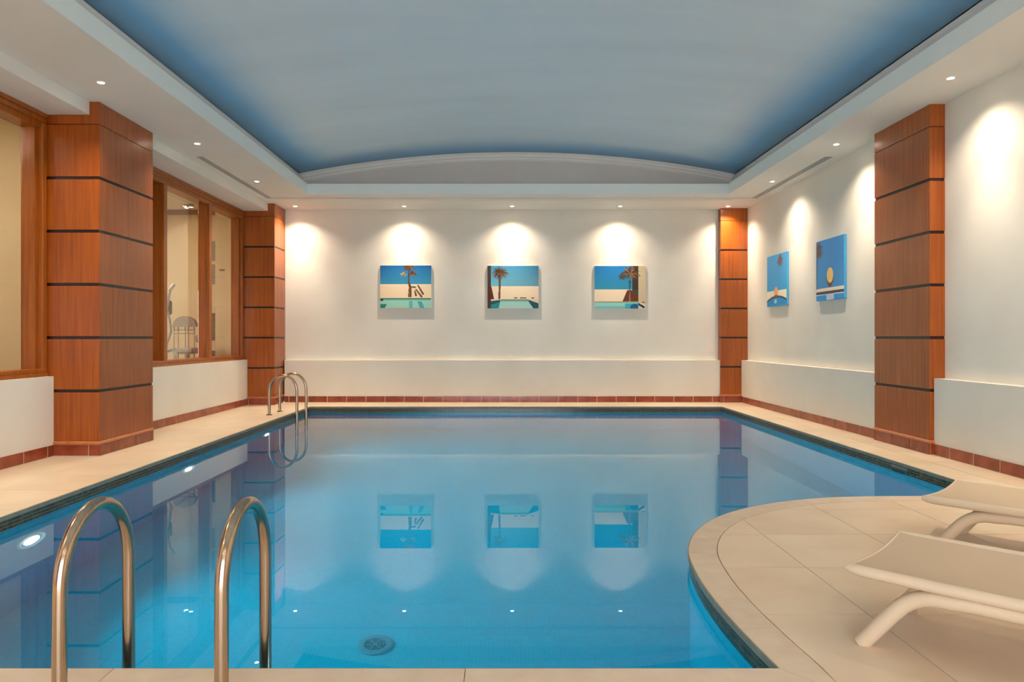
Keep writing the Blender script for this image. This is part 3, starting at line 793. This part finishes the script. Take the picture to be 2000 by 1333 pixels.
def picture(kind, wd, ht, loc, rz, side, label):
    """local frame: x right, z up, faces -y; back at y=0"""
    th = 0.036
    root = MB().chbox(-wd/2,wd/2,-th,-0.001,-ht/2,ht/2,0.004).build('canvas_picture', new_mat('canvas_side', side, 0.6))
    root.location = loc; root.rotation_euler = (0,0,rz); tag(root, label, 'picture', 'pool and palm pictures')
    nx, nz = 150, int(150*ht/wd); x = np.linspace(-wd/2+0.001,wd/2-0.001,nx+1); z = np.linspace(-ht/2+0.001,ht/2-0.001,nz+1)
    X, Z = np.meshgrid(x, z); vs = np.stack([X.ravel(), np.full(X.size,-th-0.0008), Z.ravel()],1)
    idx = np.arange((nx+1)*(nz+1)).reshape(nz+1,nx+1)
    fs = np.stack([idx[:-1,:-1].ravel(),idx[:-1,1:].ravel(),idx[1:,1:].ravel(),idx[1:,:-1].ravel()],1)
    me = bpy.data.meshes.new('print'); me.from_pydata(vs.tolist(), [], fs.tolist())
    Uc = (X[:-1,:-1]+X[1:,1:])/2/wd+0.5; Vc = (Z[:-1,:-1]+Z[1:,1:])/2/ht+0.5
    img = art(kind, Uc, Vc); ca = me.color_attributes.new('print','FLOAT_COLOR','CORNER')
    col = np.concatenate([img.reshape(-1,3), np.ones((img.shape[0]*img.shape[1],1))],1); col = np.repeat(col,4,axis=0)
    ca.data.foreach_set('color', col.ravel().astype(np.float32))
    link('print', me, M['print'], root)
zp = 2.06
picture(0, 0.914, 0.765, (-1.735,YUB,zp), 0, lin(225,220,205), 'canvas picture of a tall central palm, leftmost on the end wall')
picture(1, 0.914, 0.765, (0.183,YUB,zp-0.005), 0, lin(225,220,205), 'canvas picture with a palm at its left, middle one on the end wall')
picture(2, 0.914, 0.765, (2.095,YUB,zp-0.008), 0, lin(225,220,205), 'canvas picture with a palm against a dark building, rightmost on the end wall')
picture(3, 0.80, 0.81, (XUR,11.27,2.055), -math.pi/2, lin(70,165,215), 'square blue canvas with a curved pool edge, farther one on the right wall')
picture(4, 0.80, 0.81, (XUR,9.44,2.055), -math.pi/2, lin(70,165,215), 'square blue canvas with a golden disc, nearer one on the right wall')

# ------------------------------------------------------------------ pool ladders
def ladder(loc, rz, label, zt=0.61):
    """local: x = across (rails at +-0.25), y from deck foot (0) into the pool (0.41)"""
    root = empty('pool_ladder', loc, rz); tag(root, label, 'pool ladder', 'steel pool ladders')
    r = 0.0215; R_ = 0.205; zc = zt-r-R_*1.12
    for sx in (-1, 1):
        pts = [(0,0,0.0),(0,0,zc*0.5),(0,0.002,zc)]
        for k in range(1,24):
            a = math.pi*k/24; pts.append((0, 0.205-0.203*math.cos(a), zc+R_*1.12*math.sin(a)))
        pts += [(0,0.41,zc),(0,0.41,0.0),(0,0.41,-0.5),(0,0.41,-0.95),(0,0.415,-1.0),(0,0.40,-1.03)]
        h = MB().tube([(p[0]+sx*0.25,p[1],p[2]) for p in pts], r, 20).build('handrail', M['steel'], root, smooth=True, auto=50)
        MB().lathe([(0.0216,0.016),(0.030,0.015),(0.045,0.008),(0.048,0.0005),(0.0216,0.0005)], (sx*0.25,0,0), 28).build('floor_flange', M['steel'], root, smooth=True, auto=40)
    for z in (-0.30,-0.55,-0.80):
        MB().chbox(-0.24,0.24,0.37,0.45,z-0.015,z+0.015,0.006).build('step_tread', M['steel'], root)
    return root
ladder((-1.118,2.212,0), 0, 'steel pool ladder with two large arched handrails on the near deck')
l2 = ladder((-3.465,10.885,0), -math.pi/2, 'steel pool ladder with arched handrails at the far left corner')

# ------------------------------------------------------------------ floor drain, wall outlet
dr = empty('pool_drain', (-0.804,4.52,zbot(4.52)+0.002)); dr.scale = (1.1,1.1,1.1); dr.rotation_euler = (-0.045,0,0); tag(dr, 'round slotted drain cover on the pool floor', 'drain')
MB().lathe([(0.066,0.004),(0.066,0.010),(0.088,0.012),(0.104,0.006),(0.106,0.0)], seg=48).build('drain_ring', M['drain'], dr, smooth=True, auto=30)
MB().lathe([(0.0,0.003),(0.068,0.003)], seg=36).build('drain_well', M['drainhole'], dr)
gr = MB()
for r0 in (0.008,0.022,0.034,0.046,0.058): gr.lathe([(r0,0.0035),(r0,0.009),(r0+0.005,0.009),(r0+0.005,0.0035)], seg=40)
for k in range(3):
    a = k*math.pi/3+0.2; d = Vector((math.cos(a),math.sin(a),0)); nn = Vector((-d.y,d.x,0))
    p = [(-d*0.067-nn*0.003),( d*0.067-nn*0.003),(d*0.067+nn*0.003),(-d*0.067+nn*0.003)]
    gr.prism([(q.x,q.y) for q in p], 0.0035, 0.0095)
gr.build('drain_grate', M['drain'], dr)
ov = empty('skimmer_plate', (XR,6.60,-0.085)); tag(ov, 'small grey outlet plate in the mosaic band on the right pool side', 'outlet plate')
MB().chbox(-0.006,0.006,-0.125,0.125,-0.045,0.042,0.002).build('plate', new_mat('plate_grey', lin(70,96,96), 0.4), ov)
MB().box(-0.008,-0.0055,-0.105,0.105,-0.030,0.018).build('opening', new_mat('plate_dark', lin(36,60,70), 0.5), ov)
MB().chbox(-0.009,0.006,-0.13,0.13,0.030,0.046,0.002).build('plate_rim', M['nosing'], ov)

# ------------------------------------------------------------------ sun loungers
def lounger(label):
    """local: +x runs along the lounger away from its foot end, +y across to the far rail; near foot corner at origin"""
    W = 0.68; root = empty('sun_lounger'); tag(root, label, 'sun lounger', 'cream sun loungers')
    r = 0.021; zt = 0.300-r
    prof = [(0.0,zt+0.004),(0.02,zt+0.003),(0.06,zt),(0.3,zt-0.003),(0.7,zt-0.004),(1.12,zt-0.002),(1.22,zt),(1.28,zt+0.004)]
    bprof = [(1.24,zt+0.012),(1.34,zt+0.018),(1.50,zt+0.055),(1.72,zt+0.115),(1.94,zt+0.175)]
    for y in (0.0+r, W-r):
        MB().tube([(x,y,z) for x,z in prof], [0.012,0.019]+[r]*6, 18).build('side_rail', M['lounge'], root, smooth=True, auto=60)
    # foot sling
    def sling(P, u0, name, concave0, concave1):
        nx, ny = 26, 20; vs = []; uvs = []
        for i in range(nx+1):
            for j in range(ny+1):
                v = j/ny; sh = 4*v*(1-v)
                x0 = P[0][0]+0.012+concave0*sh; x1 = P[-1][0]-0.01-concave1*sh
                x = x0+(x1-x0)*i/nx
                z = np.interp(x, [p[0] for p in P], [p[1] for p in P])
                sag = sh*(0.010+0.010*min(1.0, i/8))
                vs.append((x, r*0.8+(W-1.6*r)*v, z+0.014-sag*1.3)); uvs.append((x, W*v))
        top = len(vs); vs += [(a,b,c-0.005) for a,b,c in vs]; fs = []
        idf = lambda i,j: i*(ny+1)+j
        for i in range(nx):
            for j in range(ny):
                fs.append((idf(i,j),idf(i+1,j),idf(i+1,j+1),idf(i,j+1)))
                fs.append((top+idf(i,j),top+idf(i,j+1),top+idf(i+1,j+1),top+idf(i+1,j)))
        for j in range(ny):
            fs.append((idf(0,j),idf(0,j+1),top+idf(0,j+1),top+idf(0,j))); fs.append((idf(nx,j+1),idf(nx,j),top+idf(nx,j),top+idf(nx,j+1)))
        for i in range(nx):
            fs.append((idf(i+1,0),idf(i,0),top+idf(i,0),top+idf(i+1,0))); fs.append((idf(i,ny),idf(i+1,ny),top+idf(i+1,ny),top+idf(i,ny)))
        m = MB().add(vs, fs); o = m.build(name, M['sling'], root, smooth=True, auto=50)
        me = o.data; uvl = me.uv_layers.new(name='UVMap')
        for lp in me.loops:
            q = me.vertices[lp.vertex_index].co; uvl.data[lp.index].uv = (q.x, q.y)
        # light hem at the open end
        hem = [vs[idf(0,j)] for j in range(ny+1)]
        MB().tube([(a-0.002,b,c-0.003) for a,b,c in hem], 0.006, 8).build('hem', M['lounge'], o, smooth=True)
        return o
    sling(prof, 0, 'seat_sling', 0.012, 0.0)
    sling(bprof, 0, 'back_sling', 0.0, 0.04)
    for y in (0.0+r, W-r):
        MB().tube([(x,y,z) for x,z in bprof], 0.019, 16).build('back_rail', M['lounge'], root, smooth=True, auto=60)
    # bent leg frames, one each side
    for y in (0.048, 0.560):
        lr = 0.0295; zb = zt-r-lr+0.006
        pts = [(0.045,0.0),(0.085,0.052),(0.125,0.105),(0.160,0.150),(0.195,0.186),(0.235,0.212),(0.285,0.226),(0.34,zb-0.006),(0.42,zb),(0.7,zb),(1.0,zb),(1.30,zb),(1.38,zb-0.006),(1.435,0.226),(1.485,0.212),(1.525,0.186),(1.56,0.150),(1.595,0.105),(1.635,0.052),(1.675,0.0)]
        cr = catmull(pts, 3)
        MB().tube([(x,y,z) for x,z in cr], lr, 18, flat=1.0).build('leg_frame', M['lounge'], root, smooth=True, auto=60)
    for x in (0.30,0.80,1.38):
        MB().tube([(x,0.05,0.232),(x,0.30,0.222),(x,0.558,0.232)], 0.014, 12).build('cross_bar', M['lounge'], root, smooth=True)
    MB().tube([(1.50,r,0.25),(1.50,r,0.33)], 0.010, 10).build('back_prop', M['lounge'], root, smooth=True)
    MB().tube([(1.50,W-r,0.25),(1.50,W-r,0.33)], 0.010, 10).build('back_prop', M['lounge'], root, smooth=True)
    return root
lA = lounger('cream sun lounger nearest the camera, its foot end over the deck joint')
AX = math.atan2(-0.695, 0.72)
lA.location = (1.285, 2.695, 0); lA.rotation_euler = (0,0,AX)
lB = copy_tree(lA); lB['label'] = 'cream sun lounger behind the nearer one, beside the pool edge'
lB.location = (2.255, 3.865, 0); lB.rotation_euler = (0,0,AX-0.03)

# ------------------------------------------------------------------ things in the exercise room
tr = empty('cross_trainer', (-5.02,10.9,0)); tag(tr, 'silver cross trainer with a wavy arm seen through the far window', 'exercise machine')
for sx in (0.0, -0.42):
    MB().tube([(sx-0.05,0.0,0.35),(sx-0.12,0,0.75),(sx-0.10,0,1.05),(sx-0.03,0,1.25),(sx-0.05,0,1.42),(sx-0.10,0,1.58),(sx-0.06,0,1.80),(sx-0.02,0,1.95)], 0.02, 12).build('swing_arm', M['gymgrey'], tr, smooth=True)
    MB().tube([(sx-0.06,0,1.86),(sx+0.02,0,1.965)], 0.028, 12).build('hand_grip', M['white'], tr, smooth=True)
MB().tube([(-0.16,0.1,0.12),(-0.17,0.1,0.9),(-0.20,0.1,1.55)], 0.04, 12).build('mast', M['gymgrey'], tr, smooth=True)
MB().chbox(-0.34,-0.06,0.06,0.12,1.50,1.72,0.02).build('console', M['gymdark'], tr)
MB().chbox(-0.55,0.12,-0.35,0.55,0.0,0.12,0.03).build('base', M['gymgrey'], tr)
MB().tube([(-0.12,0.1,0.95),(-0.02,0.06,0.98),(0.03,0.02,0.88),(-0.02,0,0.6)], 0.03, 12).build('crank_cover', M['gymgrey'], tr, smooth=True)
wm = empty('weight_machine', (-5.29,11.95,0)); tag(wm, 'padded weight machine with a domed back pad seen through the far window', 'exercise machine')
dome = [(0.05+0.19*(1-math.cos(math.pi*k/12)), 1.36+0.15*math.sin(math.pi*k/12)) for k in range(13)]
dome = [(x-0.27, z) for x, z in dome]+[(0.18,1.33),(-0.26,1.33)]
dm = MB(); n = len(dome); dm.add([(x,0,z) for x,z in dome]+[(x,0.09,z) for x,z in dome], [tuple(range(n)), tuple(range(2*n-1,n-1,-1))]+[(i,n+i,n+(i+1)%n,(i+1)%n) for i in range(n)])
dm.build('back_pad', M['gympad'], wm)
for x in (-0.22,-0.15,-0.03,0.02,0.12): MB().tube([(x,0.05,0.2),(x,0.05,1.34)], 0.011, 8).build('guide_rod', M['gympad'], wm, smooth=True)
for z in (1.28,1.22): MB().chbox(-0.22,0.13,0.035,0.06,z-0.008,z+0.008,0.003).build('cross_rod', M['gympad'], wm)
MB().chbox(-0.2,0.14,-0.05,0.35,0.88,0.98,0.03).build('seat_pad', M['gympad'], wm)
MB().chbox(-0.25,0.25,-0.1,0.5,0.0,0.10,0.02).build('base', M['gymgrey'], wm)
MB().chbox(0.14,0.30,0.0,0.2,1.06,1.22,0.04).build('arm_pad', M['gympad'], wm)
MB().tube([(-0.03,0.15,0.1),(-0.03,0.15,0.90)], 0.03, 10).build('seat_post', M['gymgrey'], wm, smooth=True)
rk = empty('weight_stack', (-5.11,12.72,0)); tag(rk, 'tall narrow stack of dark weight plates behind the window mullion', 'weight stack')
MB().chbox(-0.08,0.08,-0.06,0.06,0,0.08,0.01).build('base', M['gymdark'], rk)
for k in range(14):
    MB().chbox(-0.075,0.075,-0.05,0.05,1.10+k*0.035,1.128+k*0.035,0.004).build('weight_plate', M['gymdark'], rk)
MB().tube([(0,0,0.05),(0,0,1.7)], 0.010, 8).build('guide_rod', M['gymgrey'], rk, smooth=True)
MB().chbox(-0.07,0.07,-0.05,0.05,0.72,0.92,0.01).build('counterweight', M['gymdark'], rk)
for k in range(2):
    a = MB().chbox(-0.12,0.12,-0.012,0,-0.18,0.18,0.004).build('wall_poster', new_mat('poster_grey', lin(150,145,130), 0.5)); a.location = (-5.25,12.998,2.72-k*0.42)
    tag(a, ('upper' if k == 0 else 'lower')+' grey framed poster on the exercise room wall', 'poster')
sg = MB().chbox(-0.045,0.045,-0.006,0,-0.012,0.012,0.003).build('wall_sign', new_mat('sign_dark', lin(110,85,60), 0.5)); sg.location = (-4.90,12.499,2.33)
tag(sg, 'tiny dark sign on the cream pier in the exercise room', 'sign')
# room lamps: twin spotlight fitting plus unseen ceiling panels added to light both rooms
for i, (x, y) in enumerate(((-5.50,12.45),(-5.39,12.38))):
    sp = empty('ceiling_spotlight', (x,y,3.46)); tag(sp, ('left' if i == 0 else 'right')+' lamp of the two ceiling spotlights in the exercise room', 'ceiling light', 'exercise room spotlights')
    MB().lathe([(0.0,0.0),(0.05,0.0),(0.05,-0.05),(0.035,-0.055)], seg=20).build('housing', M['gymgrey'], sp, smooth=True, auto=40)
    MB().lathe([(0.0,-0.054),(0.036,-0.054)], seg=20).build('lamp_lens', M['lens'], sp)
def room_fill_lamp(x, y, label, watts):
    q = empty('fill_panel', (x,y,3.46)); tag(q, label, 'ceiling light')
    MB().chbox(-0.3,0.3,-0.3,0.3,-0.03,-0.001,0.004).build('housing', M['white'], q)
    ld = bpy.data.lights.new('panel_lamp', 'AREA'); ld.size = 0.5; ld.energy = watts; ld.color = (1,0.90,0.76)
    lo = bpy.data.objects.new('panel_lamp', ld); C.objects.link(lo); lo.parent = q; lo.location = (0,0,-0.035)
room_fill_lamp(-6.6, 10.4, 'unseen square panel lamp added to light the exercise room', 34)
room_fill_lamp(-5.75, 5.6, 'unseen square panel lamp added to light the cream room', 17)
